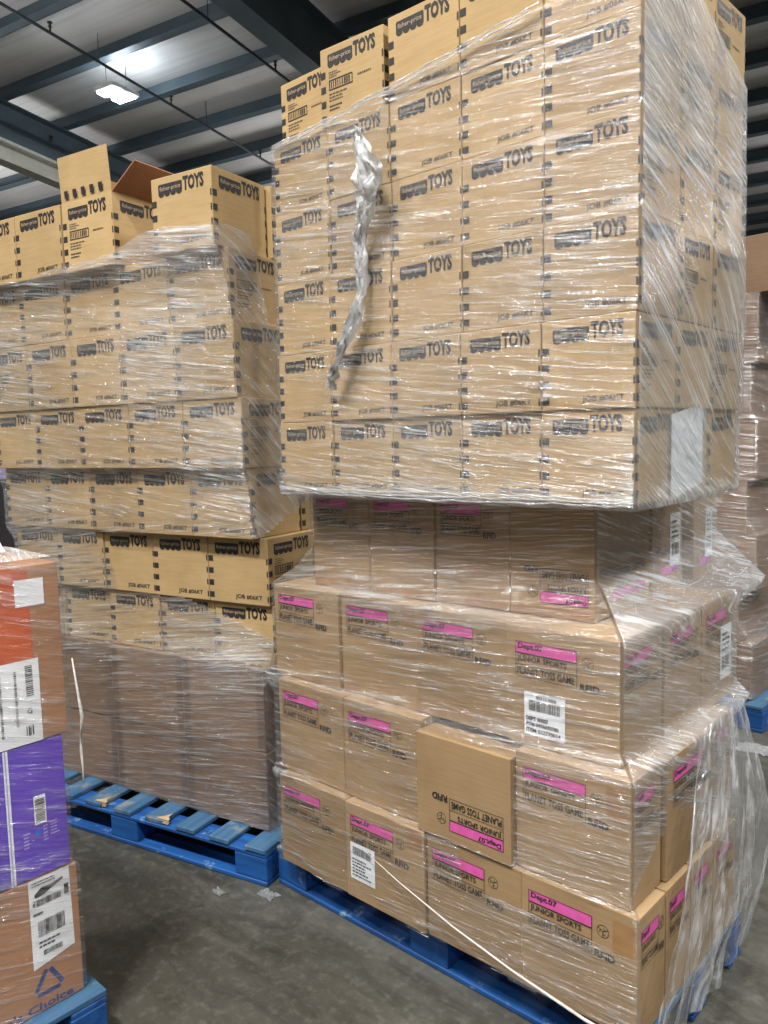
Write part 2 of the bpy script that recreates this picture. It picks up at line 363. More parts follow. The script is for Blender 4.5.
def zbeam(v, u0=-32, u1=16, H=0.25):
    """Z purlin running across the hall: web, lower flange towards the camera, upper flange"""
    z = ceil_z(v); b = Bm(); b.box(u0, u1, v - 0.012, v, z, z + H); b.box(u0, u1, v - 0.16, v, z, z + 0.012); b.box(u0, u1, v, v + 0.14, z + H - 0.012, z + H); return b
for k in range(-8, 17):
    v = 4.56 + 1.19 * k
    struct('trim_%d' % tn, zbeam(v).mesh('purlin', [M['steel']]), rot=ROT); tn += 1
def rafter(u, hw=0.16, depth=0.72):
    b = Bm(); v0, v1 = -9, 26
    def beam(ua, ub, za, zb):
        i = len(b.v); vs = []
        for zz in (za, zb):
            vs += [(ua, v0, ceil_z(v0) + zz), (ub, v0, ceil_z(v0) + zz), (ub, v1, ceil_z(v1) + zz), (ua, v1, ceil_z(v1) + zz)]
        b.v += vs
        for q in ((0, 3, 2, 1), (4, 5, 6, 7), (0, 1, 5, 4), (1, 2, 6, 5), (2, 3, 7, 6), (3, 0, 4, 7)): b.f.append(tuple(i + a for a in q)); b.mi.append(0)
    beam(u - 0.012, u + 0.012, -depth, 0.0); beam(u - hw, u + hw, -depth - 0.02, -depth); beam(u - hw, u + hw, -0.02, 0.0)
    return b
for u in (-6.05, -12.1, 0.6, 6.6):
    struct('trim_%d' % tn, rafter(u).mesh('rafter', [M['steel']]), rot=ROT); tn += 1
# white painted beam at the left
b = Bm(); v0, v1 = 1.0, 16.0
def zz(v, dz): return 6.0 - 0.09 * v + dz
def wb(ua, ub, da, db):
    i = len(b.v)
    for dd in (da, db): b.v += [(ua, v0, zz(v0, dd)), (ub, v0, zz(v0, dd)), (ub, v1, zz(v1, dd)), (ua, v1, zz(v1, dd))]
    for q in ((0, 3, 2, 1), (4, 5, 6, 7), (0, 1, 5, 4), (1, 2, 6, 5), (2, 3, 7, 6), (3, 0, 4, 7)): b.f.append(tuple(i + a for a in q)); b.mi.append(0)
wb(-9.32, -9.26, -0.24, 0.0); wb(-9.36, -9.16, -0.02, 0.02); wb(-9.36, -9.16, -0.26, -0.22)
struct('trim_%d' % tn, b.mesh('white_beam', [M['duct']]), rot=ROT); tn += 1
b = Bm(); b.box(-32, 16, 24, 24.2, 0, 6.4); struct('wall_back', b.mesh('wall', [M['wallc']]), rot=ROT)
b = Bm(); b.box(-26.2, -26, -9, 24, 0, 9); struct('wall_left', b.mesh('wall', [M['wallc']]), rot=ROT)
# sprinkler pipes with upright heads
def tube(pts, r, k=10):
    b = Bm(); n = len(pts); P = [Vector(p) for p in pts]
    for i, p in enumerate(P):
        t = (P[min(i + 1, n - 1)] - P[max(i - 1, 0)]).normalized(); a = t.cross(Vector((0, 0, 1)))
        if a.length < 1e-3: a = t.cross(Vector((1, 0, 0)))
        a.normalize(); c = t.cross(a)
        rr = r[i] if isinstance(r, (list, tuple)) else r
        for j in range(k): g = 2 * math.pi * j / k; q = p + a * rr * math.cos(g) + c * rr * math.sin(g); b.v.append(tuple(q))
    for i in range(n - 1):
        for j in range(k): b.f.append((i * k + j, i * k + (j + 1) % k, (i + 1) * k + (j + 1) % k, (i + 1) * k + j)); b.mi.append(0)
    b.f.append(tuple(range(k))[::-1]); b.mi.append(0); b.f.append(tuple((n - 1) * k + j for j in range(k))); b.mi.append(0)
    return b
for u, lo, lab in ((-9.05, 16, 'thin dark sprinkler pipe passing just right of the bright ceiling lamp'), (-6.95, 16, 'thin dark sprinkler pipe beside the big dark rafter at upper middle'), (-12.0, 16, 'thin dark sprinkler pipe at the far left below the ceiling')):
    root = empty('sprinkler_pipe', wpt(u, 6, ceil_z(6) - 0.35), AZ); tag(root, lab, 'pipe', 'sprinkler pipes under the roof')
    pts = [(0, v - 6, -0.09 * (v - 6)) for v in (0, 6, 11, lo)]
    obj('pipe', tube(pts, 0.022).mesh('pipe', [M['steeld']], smooth=True), root)
    hm = tube([(0, 0, 0.02), (0, 0, 0.07), (0, 0, 0.075), (0, 0, 0.12), (0, 0, 0.125), (0, 0, 0.14)], [0.014, 0.014, 0.026, 0.012, 0.035, 0.035]).mesh('head', [M['steeld']])
    hg = tube([(0, 0, 0.02), (0, 0, 0.40)], 0.006).mesh('hanger', [M['steeld']])
    for v in (1.2, 3.4, 5.6, 7.8, 10.0):
        obj('sprinkler_head', hm, root, None, (0, v - 6, -0.09 * (v - 6))); obj('hanger_rod', hg, root, None, (0, v - 5.2, -0.09 * (v - 5.2)))
# the high-bay lamp in view
def make_lamp(u, v, drop, label, power):
    r = empty('ceiling_light', wpt(u, v, ceil_z(v) - drop), AZ); tag(r, label, 'ceiling light')
    b = Bm(); b.box(-0.21, 0.21, -0.27, 0.27, 0.0, 0.06); obj('housing', b.mesh('housing', [M['duct']], 0.01), r)
    em = NT('lamp_emission'); e = em.n('ShaderNodeEmission'); e.inputs[0].default_value = (0.86, 0.94, 1, 1); e.inputs[1].default_value = 22; em.l(e.outputs[0], em.out.inputs[0])
    for s in (-1, 1):
        b = Bm(); b.box(-0.19, 0.19, s * 0.14 - 0.085, s * 0.14 + 0.085, -0.035, -0.002); obj('diffuser_panel', b.mesh('panel', [em.m], 0.01), r)
    b = Bm(); b.box(-0.004, 0.004, -0.2, -0.192, 0.06, 0.5); b.box(-0.004, 0.004, 0.192, 0.2, 0.06, 0.5); obj('suspension_wires', b.mesh('wires', [M['steeld']]), r)
    d = bpy.data.lights.new('lamp_glow', 'AREA'); d.shape = 'RECTANGLE'; d.size = 0.55; d.size_y = 0.6; d.energy = power; d.color = (0.88, 0.95, 1)
    lo = bpy.data.objects.new('lamp_glow', d); COL.objects.link(lo); lo.parent = r; lo.location = (0, 0, -0.05)
    dl = bpy.data.lights.new('lamp_upglow', 'POINT'); dl.energy = power * 0.25; dl.color = (0.75, 0.88, 1); dl.shadow_soft_size = 0.2
    l2 = bpy.data.objects.new('lamp_upglow', dl); COL.objects.link(l2); l2.parent = r; l2.location = (0.05, 0.1, 0.16)
make_lamp(-9.55, 7.15, 0.35, 'bright twin-panel lamp glowing under the roof at upper left', 260)

# ------------------------------------------------------------------ pallets
def pallet(origin, yaw, L, W, label, sides=1):
    """nine-block pallet: origin is its front right corner, L runs left, W runs deep"""
    r = empty('wooden_pallet', (origin[0], origin[1], 0), yaw); tag(r, label, 'pallet', 'blue wooden pallets')
    def piece(nm, x0, x1, y0, y1, z0, z1, mat='blue'):
        b = Bm(); b.box(x0, x1, y0, y1, z0, z1); return obj(nm, b.mesh(nm, [M[mat]], 0.0035, 1), r)
    n = 9; bw = 0.094; gap = (L - n * bw) / (n - 1); rr = random.Random(int(L * 100))
    for i in range(n):
        x = -L + i * (bw + gap); piece('deck_board', x, x + bw, rr.uniform(-0.006, 0.004), W, 0.122, 0.141, 'blueworn')
    for y in (0, W / 2 - 0.05, W - 0.1): piece('stringer_board', -L, 0, y, y + 0.1, 0.105, 0.1215)
    for x in (-L, -L / 2 - 0.07, -0.145):
        for y in (0.002, W / 2 - 0.05, W - 0.102): piece('block', x, x + 0.145, y, y + 0.1, 0.019, 0.1045)
    for y in (0, W / 2 - 0.05, W - 0.1): piece('bottom_board', -L, 0, y, y + 0.1, 0.001, 0.0185)
    return r
pallet((0.030, 0.012), -0.005, 1.385, 0.66, 'blue wooden pallet under the tall middle stack of cartons')
pb = pallet((-1.36, -0.03), 0.235, 1.42, 1.02, 'blue wooden pallet under the wrapped stack at left, worn deck boards')
# splintered pale spots on its deck
for x, y in ((-0.50, 0.012), (-0.84, 0.012)):
    b = Bm(); b.poly([(x - 0.035, y, 0.1425), (x + 0.03, y - 0.004, 0.1425), (x + 0.024, y + 0.012, 0.1425), (x + 0.010, y + 0.018, 0.1425), (x + 0.002, y + 0.05, 0.1425), (x - 0.012, y + 0.02, 0.1425)])
    b.poly([(x - 0.035, y - 0.0035, 0.1425), (x + 0.04, y - 0.0075, 0.1425), (x + 0.03, y - 0.0075, 0.128), (x - 0.02, y - 0.0075, 0.131)]); obj('bare_splinter', b.mesh('splinter', [M['wood']]), pb)

# ------------------------------------------------------------------ tall middle stack
ROW = ['top', 'second', 'third', 'fourth', 'fifth', 'sixth']
COLN = ['leftmost', 'second from left', 'middle', 'fourth from left', 'rightmost']
TW, TD = 0.244, 0.236
A_L = [(-0.015, 0.040, 0.016, 2.749, 2.522), (-0.014, 0.039, 0.016, 2.522, 2.308), (-0.011, 0.030, 0.012, 2.308, 2.088), (-0.008, 0.020, 0.008, 2.088, 1.862), (-0.010, 0.012, 0.006, 1.862, 1.645), (-0.016, 0.020, 0.012, 1.645, 1.420)]
for i, (X, Y, yaw, zt, zb) in enumerate(A_L):
    h = zt - zb - 0.0015
    for c in range(5):
        k = 4 - c; w, d = TW - GAP, TD - GAP
        info = (i == 0 and c in (0, 1)); kind = 'info' if info else 'job'
        loc, rz = place((X, Y), yaw, -k * TW - GAP / 2, 0, zb, w, d)
        if i == 0 and c == 0: loc += Vector((-0.040, 0.070, 0)); rz -= 0.02
        if i == 0 and c == 1: loc += Vector((-0.03, 0.004, 0)); rz += 0.05
        lab = 'brown toy carton, %s on the front of the %s row, tall middle stack' % (COLN[c], ROW[i])
        if i == 0 and c == 0: lab = 'tan toy carton at the top left of the tall middle stack, turned slightly aside'
        if i == 0 and c == 1: lab = 'tan toy carton with framed small print, second in the tall stack\'s top row'
        pr = [('printed_lettering', toy_face(kind, 'front', w, d, h))]
        pr.append(('printed_lettering', toy_face('info' if i % 2 == 0 else 'logo', 'right', w, d, h)))
        carton('toy_carton', loc, rz, w, d, h, M['card'], pr if (c == 4 or (i == 0 and c == 1)) else pr[:1], (), lab, 'toy cartons of the tall middle stack')
    for q in (1, 2):
        w, d = TW - GAP, TD - GAP
        loc, rz = place((X, Y), yaw, -GAP / 2, q * TD, zb, w, d, 0.3)
        if i == 0 and q == 2: rz -= 0.05
        lab = 'toy carton on the right side of the tall stack, %s row, %s' % (ROW[i], 'between front and back' if q == 1 else 'backmost')
        carton('toy_carton', loc, rz, w, d, h, M['card'], [('printed_lettering', toy_face('logo' if (i + q) % 2 else 'info', 'right', w, d, h))], (), lab, 'toy cartons of the tall middle stack')

PR = ['top', 'second', 'third', 'bottom']
P_L = [(-0.177, 0.140, 0.03, 1.4185, 1.095, 0.257, 4, 0.36), (-0.049, 0.025, -0.015, 1.094, 0.776, 0.324, 4, 0.245), (-0.001, -0.021, -0.015, 0.775, 0.456, 0.324, 4, 0.165), (0.026, -0.041, -0.011, 0.455, 0.1425, 0.324, 4, 0.155)]
PSIDE = [[(0.46, 0.26), (0.735, 0.20)], [(0.25, 0.245), (0.50, 0.255)], [(0.17, 0.32), (0.495, 0.16)], [(0.16, 0.155), (0.32, 0.155), (0.48, 0.17)]]
PC = ['leftmost', 'second from left', 'third from left', 'rightmost']
for i, (X, Y, yaw, zt, zb, w0, N, dep) in enumerate(P_L):
    for c in range(N):
        k = N - 1 - c; w = w0 - GAP; d = dep - GAP; h = zt - zb - 0.0015
        flip = (i, c) in ((0, 3), (2, 2)); u0, top = 0.07, 0.12
        if i == 0 and not flip: u0, top = (0.08, 0.07)
        if i == 1: u0, top = (0.09, 0.13) if c == 3 else (0.08, 0.10)
        loc, rz = place((X, Y), yaw, -k * w0 - GAP / 2, 0, zb, w, d, 1.5)
        extra = ''
        if (i, c) == (2, 2): h -= 0.022; loc += Vector((0, -0.026, 0)); extra = 'upside-down '
        if (i, c) == (0, 3): extra = 'upside-down '
        lab = 'cardboard box with %spink department label, %s in the %s row under the toy cartons' % (extra, PC[c], PR[i])
        ws = lab.split()
        if len(ws) > 16: lab = 'cardboard box, %spink label, %s in %s row under the toy cartons' % (extra, PC[c], PR[i])
        tp = []
        if (i, c) in ((2, 3), (3, 3)): tp = ['right_drop']
        if (i, c) in ((1, 1), (0, 0), (3, 1)): tp = ['top_right']
        if i == 0: tp = tp + ['bottom_band']
        pr = [('pink_printed_label', pink_face('front', w, d, h, u0, flip, top))]
        if c == 3: pr.append(('pink_printed_label', pink_face('right', w, d, h, 0.10, flip, top, 0.62)))
        o = carton('game_carton', loc, rz, w, d, h, M['cardp'], pr, tp, lab, 'pink-labelled cartons under the toy cartons')
        if (i, c) in ((1, 3), (3, 1)):
            def lm():
                P = Print(); a, b_, y0, y1 = (0.055, 0.175, 0.03, 0.145) if i == 1 else (0.02, 0.125, 0.065, 0.185)
                W, H = b_ - a, y1 - y0
                P.rect(a, b_, y0, y1, 1, 1)
                if i == 1:
                    P.text('00310.0050', a + W * .3, a + W * .8, y1 - H * .14, y1 - H * .06, 0, 2, 0.02); P.bars(a + W * .12, a + W * .9, y1 - H * .42, y1 - H * .18, 30, 0, 5, 2)
                    P.text('DEPT 00007', a + W * .05, a + W * .6, y0 + H * .34, y0 + H * .44, 0, 2, 0.03)
                    P.text('PO# 0476095780', a + W * .05, a + W * .85, y0 + H * .21, y0 + H * .31, 0, 2, 0.03); P.text('ITEM 552770014', a + W * .05, a + W * .9, y0 + H * .07, y0 + H * .17, 0, 2, 0.03)
                else:
                    P.bars(a + W * .12, a + W * .88, y1 - H * .32, y1 - H * .1, 26, 0, 9, 2); P.lines(a + W * .08, a + W * .9, y0 + H * .08, y0 + H * .6, 6, 0, 3, 2)
                return P.mesh('shipping_label', 'front', w, d, [M['ink'], M['paper']])
            me = lm()
            for v_ in me.vertices: v_.co.y -= 0.0012
            q = obj('shipping_label', me, o); q['label'] = 'white paper shipping label with barcode'
    for s, (dv, dl) in enumerate(PSIDE[i]):
        w = min(w0, 0.30) - GAP; d = dl - GAP; h = zt - zb - 0.0015
        loc, rz = place((X, Y), yaw, -GAP / 2 + (0.012 if (i, s) == (2, 0) else 0) - (0.03 if (i, s) == (0, 0) else 0), dv, zb, w, d, 0.3)
        nm = ['nearest behind the corner box', 'farther back', 'farthest back'][s]
        pr = [('pink_printed_label', pink_face('right', w, d, h, 0.12, i == 0, 0.12, 0.6))]
        o = carton('game_carton', loc, rz, w, d, h, M['cardp'], pr, (), 'cardboard box on the tall stack\'s right side, %s pink-label row, %s' % (PR[i], nm), 'pink-labelled cartons under the toy cartons')
        if (i, s) in ((0, 1), (1, 1), (0, 0)):
            P = Print(); P.rect(d * .55, d * .9, h * .2, h * .72, 1, 1); P.bars(d * .6, d * .85, h * .3, h * .42, 9, 0, 2, 2); P.lines(d * .6, d * .85, h * .46, h * .66, 4, 0, 4, 2)
            me = P.mesh('shipping_label', 'right', w, d, [M['ink'], M['paper']])
            for v_ in me.vertices: v_.co.x += 0.0012
            q = obj('shipping_label', me, o); q['label'] = 'white paper shipping label'
# large sheet of paper under the wrap on the right side
b = Bm(); b.poly([(0.0, 0.0, 0.0), (0.0, 0.215, 0.035), (0.0, 0.215, 0.245), (0.0, 0.0, 0.215)]); b.poly([(-0.0006, 0.0, 0.0), (-0.0006, 0.0, 0.215), (-0.0006, 0.215, 0.245), (-0.0006, 0.215, 0.035)])
sheet = obj('paper_sheet', b.mesh('paper', [M['paper']]), None, None, (-0.0118, 0.215, 1.415)); sheet.rotation_euler = (0, 0, 0.012); tag(sheet, 'tall blank white paper under the wrap on the tall stack\'s right side', 'paper')
P = Print()
for a, c in ((0.08, 0.17), (0.15, 0.20), (0.16, 0.14), (0.1, 0.1)): P.bar((a, c), (a + 0.008, c + 0.012), 0.0025)
me = bpy.data.meshes.new('mark'); me.from_pydata([(0.0006, a, c) for a, c, n in P.v], [], P.f); me.materials.append(M['inkgrey']); obj('pen_mark', me, sheet)

# ------------------------------------------------------------------ left stack
BW = 0.289
B_L = [('top', -1.485, -0.045, 0.191, 2.521, 2.259), ('second', -1.478, 0.007, 0.195, 2.259, 2.012), ('third', -1.450, -0.001, 0.185, 2.012, 1.742), ('fourth', -1.435, 0.010, 0.185, 1.742, 1.4955),
       ('fifth', -1.445, 0.040, 0.185, 1.4955, 1.240), ('sixth', -1.425, 0.085, 0.200, 1.240, 0.990), ('seventh', -1.425, 0.105, 0.200, 0.990, 0.757)]
CB = ['rightmost', 'second from right', 'third from right', 'fourth from right', 'fifth from right']
for i, (nm, X, Y, yaw, zt, zb) in enumerate(B_L):
    h = zt - zb - 0.0015; w = BW - GAP; d = 0.285 - GAP
    cols = [0, 1, 2, 3, 4] if i else [0, 2.705, 3.715]
    for n_, k in enumerate(cols):
        kind = 'info' if (i, n_) == (2, 4) else 'job'
        loc, rz = place((X, Y), yaw, -k * BW - GAP / 2, 0, zb, w, d)
        lab = 'toy carton, %s on the front of the %s row, left stack' % (CB[n_], nm)
        if i == 0: lab = ['closed toy carton at the top right corner of the left stack', 'toy carton in the left stack\'s top row, just left of the open box', 'toy carton cut by the left picture edge, left stack\'s top row'][n_]
        pr = [('printed_lettering', toy_face(kind, 'front', w, d, h))]
        if n_ == 0: pr.append(('printed_lettering', toy_face('info' if i in (1, 3, 5) else 'logo', 'right', w, d, h)))
        carton('toy_carton', loc, rz, w, d, h, M['card'], pr, (), lab, 'toy cartons of the left stack')
    loc, rz = place((X, Y), yaw, -GAP / 2 - (0.004 if i else -0.02), 0.290, zb, w, d, 0.3)
    carton('toy_carton', loc, rz, w, d, h, M['card'], [('printed_lettering', toy_face('logo', 'right', w, d, h))], (), 'toy carton behind the %s row\'s corner box, in the gap beside the tall stack' % nm, 'toy cartons of the left stack')
for i, (nm, X, Y, yaw, zt, zb) in enumerate([('upper', -1.452, 0.067, 0.195, 0.7565, 0.441), ('lower', -1.448, 0.066, 0.185, 0.441, 0.1425)]):
    h = zt - zb - 0.0015; w = 0.412 - GAP; d = 0.40 - GAP
    for k in range(3):
        loc, rz = place((X, Y), yaw, -k * 0.412 - GAP / 2, 0, zb, w, d)
        o = carton('plain_carton', loc, rz, w, d, h, M['cardb'], (), (), 'large plain brown box, %s in the %s row at the left stack\'s base' % (['rightmost', 'middle', 'leftmost'][k], nm), 'plain boxes at the base of the left stack')
        b = Bm(); e = 0.0007
        for x0, x1 in ((-w / 2 + 0.004, -w / 2 + 0.035), (w / 2 - 0.035, w / 2 - 0.004)): b.poly([(x0, -d / 2 - e, 0.004), (x1, -d / 2 - e, 0.004), (x1, -d / 2 - e, h - 0.004), (x0, -d / 2 - e, h - 0.004)])
        obj('packing_tape', b.mesh('tape', [M['darktape']]), o)
# the open carton in its top row
nm, X, Y, yaw, zt, zb = B_L[0]; h = zt - zb - 0.0015; w, d = BW - GAP, 0.285
loc, rz = place((X, Y), yaw, -1.700 * BW, 0, zb, w, d, 0)
root = empty('open_toy_carton', loc, rz); tag(root, 'open toy carton with flaps standing up on top of the left stack', 'cardboard box')
t_ = 0.004; b = Bm()
b.box(-w / 2, w / 2, -d / 2, -d / 2 + t_, 0, h); b.box(-w / 2, w / 2, d / 2 - t_, d / 2, 0, h); b.box(-w / 2, -w / 2 + t_, -d / 2 + t_, d / 2 - t_, 0, h); b.box(w / 2 - t_, w / 2, -d / 2 + t_, d / 2 - t_, 0, h); b.box(-w / 2 + t_, w / 2 - t_, -d / 2 + t_, d / 2 - t_, 0, t_)
obj('carton_body', b.mesh('body', [M['card']]), root)
obj('printed_lettering', toy_face('info', 'front', w, d, h), root); obj('printed_lettering', toy_face('logo', 'right', w, d, h), root)
obj('printed_logo', logo_face('front', w, d, h), root); obj('printed_logo', logo_face('right', w, d, h), root)
fh = 0.165
def flap(pts, mat=None):
    b = Bm(); P = [Vector(p) for p in pts]; nrm = (P[1] - P[0]).cross(P[3] - P[0]).normalized() * 0.004
    b.v = [tuple(p) for p in P] + [tuple(p + nrm) for p in P]
    for q in ((3, 2, 1, 0), (4, 5, 6, 7), (0, 1, 5, 4), (1, 2, 6, 5), (2, 3, 7, 6), (3, 0, 4, 7)): b.f.append(q); b.mi.append(0)
    return obj('flap', b.mesh('flap', [mat or M['card']]), root)
ff = flap([(w / 2 - .002, -d / 2, h), (-w / 2 + .002, -d / 2, h), (-w / 2 + .006, -d / 2 - 0.012, h + fh), (w / 2 - .004, -d / 2 - 0.012, h + fh)])
b = Bm()
for k in range(5):
    x = -w / 2 + w * (0.10 + 0.17 * k); b.poly([(x, -d / 2 - 0.0052, h + 0.012), (x + 0.022, -d / 2 - 0.0052, h + 0.012), (x + 0.022, -d / 2 - 0.0078, h + 0.04), (x, -d / 2 - 0.0078, h + 0.04)])
obj('printed_squares', b.mesh('sq', [M['ink']]), ff)
flap([(w / 2, -d / 2 + .003, h), (w / 2, d / 2 - .003, h), (w / 2 + 0.125, d / 2 - .004, h + 0.085), (w / 2 + 0.125, -d / 2 + .004, h + 0.085)][::-1], M['inner'])
flap([(w / 2 - .002, d / 2, h), (-w / 2 + .002, d / 2, h), (-w / 2 + .004, d / 2 + 0.06, h + fh * 0.8), (w / 2 - .004, d / 2 + 0.06, h + fh * 0.8)])
flap([(-w / 2 + .004, -d / 2 + .008, h), (-w / 2 + .004, d / 2 - .008, h), (-w / 2 + 0.05, d / 2 - .008, h + 0.13), (-w / 2 + 0.05, -d / 2 + .008, h + 0.13)])

# ------------------------------------------------------------------ stack cut by the left edge, nearest the camera
def near_box(name, z0, z1, mat, label, x1=-1.18, y1=-0.80, dx=0.55, dy=0.60, rz=0.0):
    me = body_mesh(dx, dy, z1 - z0 - 0.002, mat)
    return tag(obj(name, me, None, None, (x1 - dx / 2, y1 - dy / 2, z0), (0, 0, rz)), label, 'cardboard box', 'boxes on the pallet at the left picture edge')
def side_print(o, fn, mats, nm, label=None, dx=0.55, dy=0.60, lift=0.0):
    """u = metres from the box's far edge towards the camera is negative: u is world y minus far edge"""
    P = Print(); fn(P); me = bpy.data.meshes.new(nm); me.from_pydata([(dx / 2 + lift + 0.0009 * n, dy / 2 + a, c) for a, c, n in P.v], [], P.f)
    for m in mats: me.materials.append(m)
    for p, i in zip(me.polygons, P.mi): p.material_index = i
    q = obj(nm, me, o)
    if label: q['label'] = label
    return q
o1 = near_box('orange_carton', 0.852, 1.30, M['cardc'], 'brown box with orange panel and white labels, top of the stack at left edge', y1=-0.800)
side_print(o1, lambda P: P.poly([(-0.59, 0.005), (-0.075, 0.005), (-0.078, 0.443), (-0.59, 0.443)], 0), [M['orange']], 'orange_panel')
side_print(o1, lambda P: P.rect(-0.112, -0.040, 0.345, 0.412, 0), [M['paper']], 'sticker', 'blank white square sticker', lift=0.001)
def sh(P):
    P.rect(-0.42, -0.065, 0.0, 0.212, 0, 1)
    P.bars(-0.10, -0.082, 0.12, 0.2, 16, 1, 3, 2, True)
    for k in range(6): P.bars(-0.165 - 0.016 * k, -0.159 - 0.016 * k, 0.03 + 0.01 * (k % 3), 0.185, 34, 1, k + 2, 2, True)
    P.bars(-0.128, -0.122, 0.05, 0.19, 30, 1, 7, 2, True); P.text('G', -0.10, -0.088, 0.075, 0.09, 1, 2); P.bars(-0.105, -0.085, 0.02, 0.045, 4, 1, 8, 2); P.lines(-0.41, -0.3, 0.02, 0.2, 10, 1, 21, 2)
side_print(o1, sh, [M['paper'], M['ink']], 'shipping_label', 'large white shipping label with fine print', lift=0.001)
o2 = near_box('purple_carton', 0.502, 0.850, M['purple'], 'purple box with white straps in the stack at left edge', y1=-0.815)
def pu(P):
    P.rect(-0.085, -0.055, 0.135, 0.21, 0, 1); P.bars(-0.082, -0.058, 0.142, 0.203, 14, 1, 3, 2, True)
    P.lines(-0.115, -0.095, 0.08, 0.125, 5, 2, 5, 1); P.lines(-0.065, -0.052, 0.085, 0.13, 5, 2, 6, 1); P.lines(-0.046, -0.02, 0.095, 0.135, 5, 2, 8, 1)
    P.ring(-0.079, 0.115, 0.008, 0.008, 3, 1)
side_print(o2, pu, [M['paper'], M['ink'], M['lilac'], M['cyan']], 'printed_label')
def strap(P): P.rect(-0.152, -0.140, 0.0, 0.347, 0, 1); P.rect(-0.1485, -0.1455, 0.0, 0.347, 1, 2); P.rect(-0.46, -0.448, 0.0, 0.347, 0, 1)
side_print(o2, strap, [M['paper'], M['lilac']], 'white_strap', lift=0.0006)
o3 = near_box('brown_carton', 0.1425, 0.500, M['cardc'], 'brown box with big shipping label, bottom of the stack at left edge', y1=-0.800)
def sl(P):
    P.poly([(-0.128, 0.118), (-0.018, 0.140), (-0.022, 0.355), (-0.128, 0.355)], 0, 1)
    P.poly([(-0.115, 0.315), (-0.095, 0.330), (-0.07, 0.328), (-0.04, 0.335), (-0.04, 0.328), (-0.07, 0.318), (-0.09, 0.308), (-0.113, 0.306)], 1, 2)
    P.bars(-0.12, -0.045, 0.282, 0.30, 30, 1, 2, 2); P.rect(-0.038, -0.026, 0.285, 0.312, 1, 2); P.bars(-0.11, -0.04, 0.20, 0.242, 22, 1, 4, 2); P.lines(-0.11, -0.045, 0.168, 0.19, 2, 1, 5, 2); P.bars(-0.1, -0.05, 0.148, 0.162, 18, 1, 6, 2)
    P.lines(-0.12, -0.06, 0.335, 0.35, 2, 1, 15, 2); P.lines(-0.12, -0.09, 0.255, 0.27, 1, 1, 12, 2)
side_print(o3, sl, [M['paper'], M['ink']], 'shipping_label', 'large white shipping label with barcodes')
def lg(P):
    c = Vector((-0.092, 0.070)); A = [Vector((math.cos(g), math.sin(g))) for g in (math.pi / 2, math.pi / 2 + 2.094, math.pi / 2 + 4.189)]
    for k in range(3):
        a, b_ = c + A[k] * 0.046, c + A[(k + 1) % 3] * 0.046; P.bar(tuple(a + (b_ - a) * 0.12), tuple(a + (b_ - a) * 0.86), 0.011, 0, 1)
    P.text("Sam's Choice", -0.255, -0.03, 0.006, 0.028, 0, 1, 0.02)
side_print(o3, lg, [M['navy']], 'printed_logo')
pallet((-1.135, -1.42), math.pi / 2 * 0 , 0.80, 0.66, 'blue wooden pallet corner under the stack at the left edge')

# ------------------------------------------------------------------ background stack behind right, and dark goods at far left
def far_stack(px, py, yaw, rows, label, mat, group, cat='cardboard box'):
    for i, (z0, z1, dx, wid, dep) in enumerate(rows):
        for k in range(2):
            loc, rz = place((px, py), yaw, dx - k * wid, 0, z0, wid - GAP, dep - GAP)
            carton('plain_carton', loc, rz, wid - GAP, dep - GAP, z1 - z0 - 0.002, mat, (), (), label % (['bottom', 'second', 'third', 'fourth', 'fifth', 'sixth', 'seventh', 'eighth', 'ninth'][i], ['right', 'left'][k]), group)
rowsD = [(0.1425, 0.44, 0.0, 0.40, 0.34), (0.44, 0.735, -0.07, 0.40, 0.5), (0.735, 1.03, 0.01, 0.40, 0.34), (1.03, 1.32, -0.04, 0.40, 0.5), (1.32, 1.62, 0.0, 0.40, 0.4), (1.62, 1.93, -0.03, 0.4, 0.45), (1.93, 2.28, 0.0, 0.42, 0.45), (2.28, 2.57, 0.22, 0.5, 0.45)]
far_stack(-0.54, 2.62, -0.03, rowsD, 'brown box behind the tall stack at right, %s from the floor, %s of its pair', M['cardb'], 'boxes of the stack in the right background')
P = Print(); P.rect(0, 0.10, 0, 0.13, 1, 1); P.bars(0.015, 0.085, 0.075, 0.115, 10, 0, 3, 2); P.lines(0.015, 0.085, 0.015, 0.065, 3, 0, 4, 2)
me = bpy.data.meshes.new('tag'); me.from_pydata([(a, -0.0009 * n, c) for a, c, n in P.v], [], P.f); me.materials.append(M['ink']); me.materials.append(M['paper'])
for p_, i_ in zip(me.polygons, P.mi): p_.material_index = i_
for r_ in [o for o in COL.objects if o.get('label', '').startswith('brown box behind the tall stack at right, bottom from the floor, right')]:
    q = obj('shipping_label', me, r_, None, (-0.03 + 0.02, -0.1705, 0.12)); q['label'] = 'small white shipping label'
pallet((-0.46, 2.55), -0.03, 1.25, 1.05, 'blue wooden pallet under the stack in the right background')
for i, (z0, z1, mt, lab) in enumerate([(1.22, 1.42, 'darkbox', 'black carton half hidden behind the left edge of the left stack'), (1.42, 1.66, 'lilac', 'pale lilac carton above a black one behind the left stack'), (1.66, 1.9, 'cardc', 'brown carton topmost behind the left edge of the left stack'), (0.0, 1.22, 'darkbox', 'tall dark carton standing on the floor behind the left stack')]):
    o = obj('stored_carton', body_mesh(0.5, 0.5, z1 - z0 - 0.002, M[mt]), None, None, (-3.75, 0.05, z0), (0, 0, 0.2)); tag(o, lab, 'cardboard box', 'dark cartons behind the left stack')

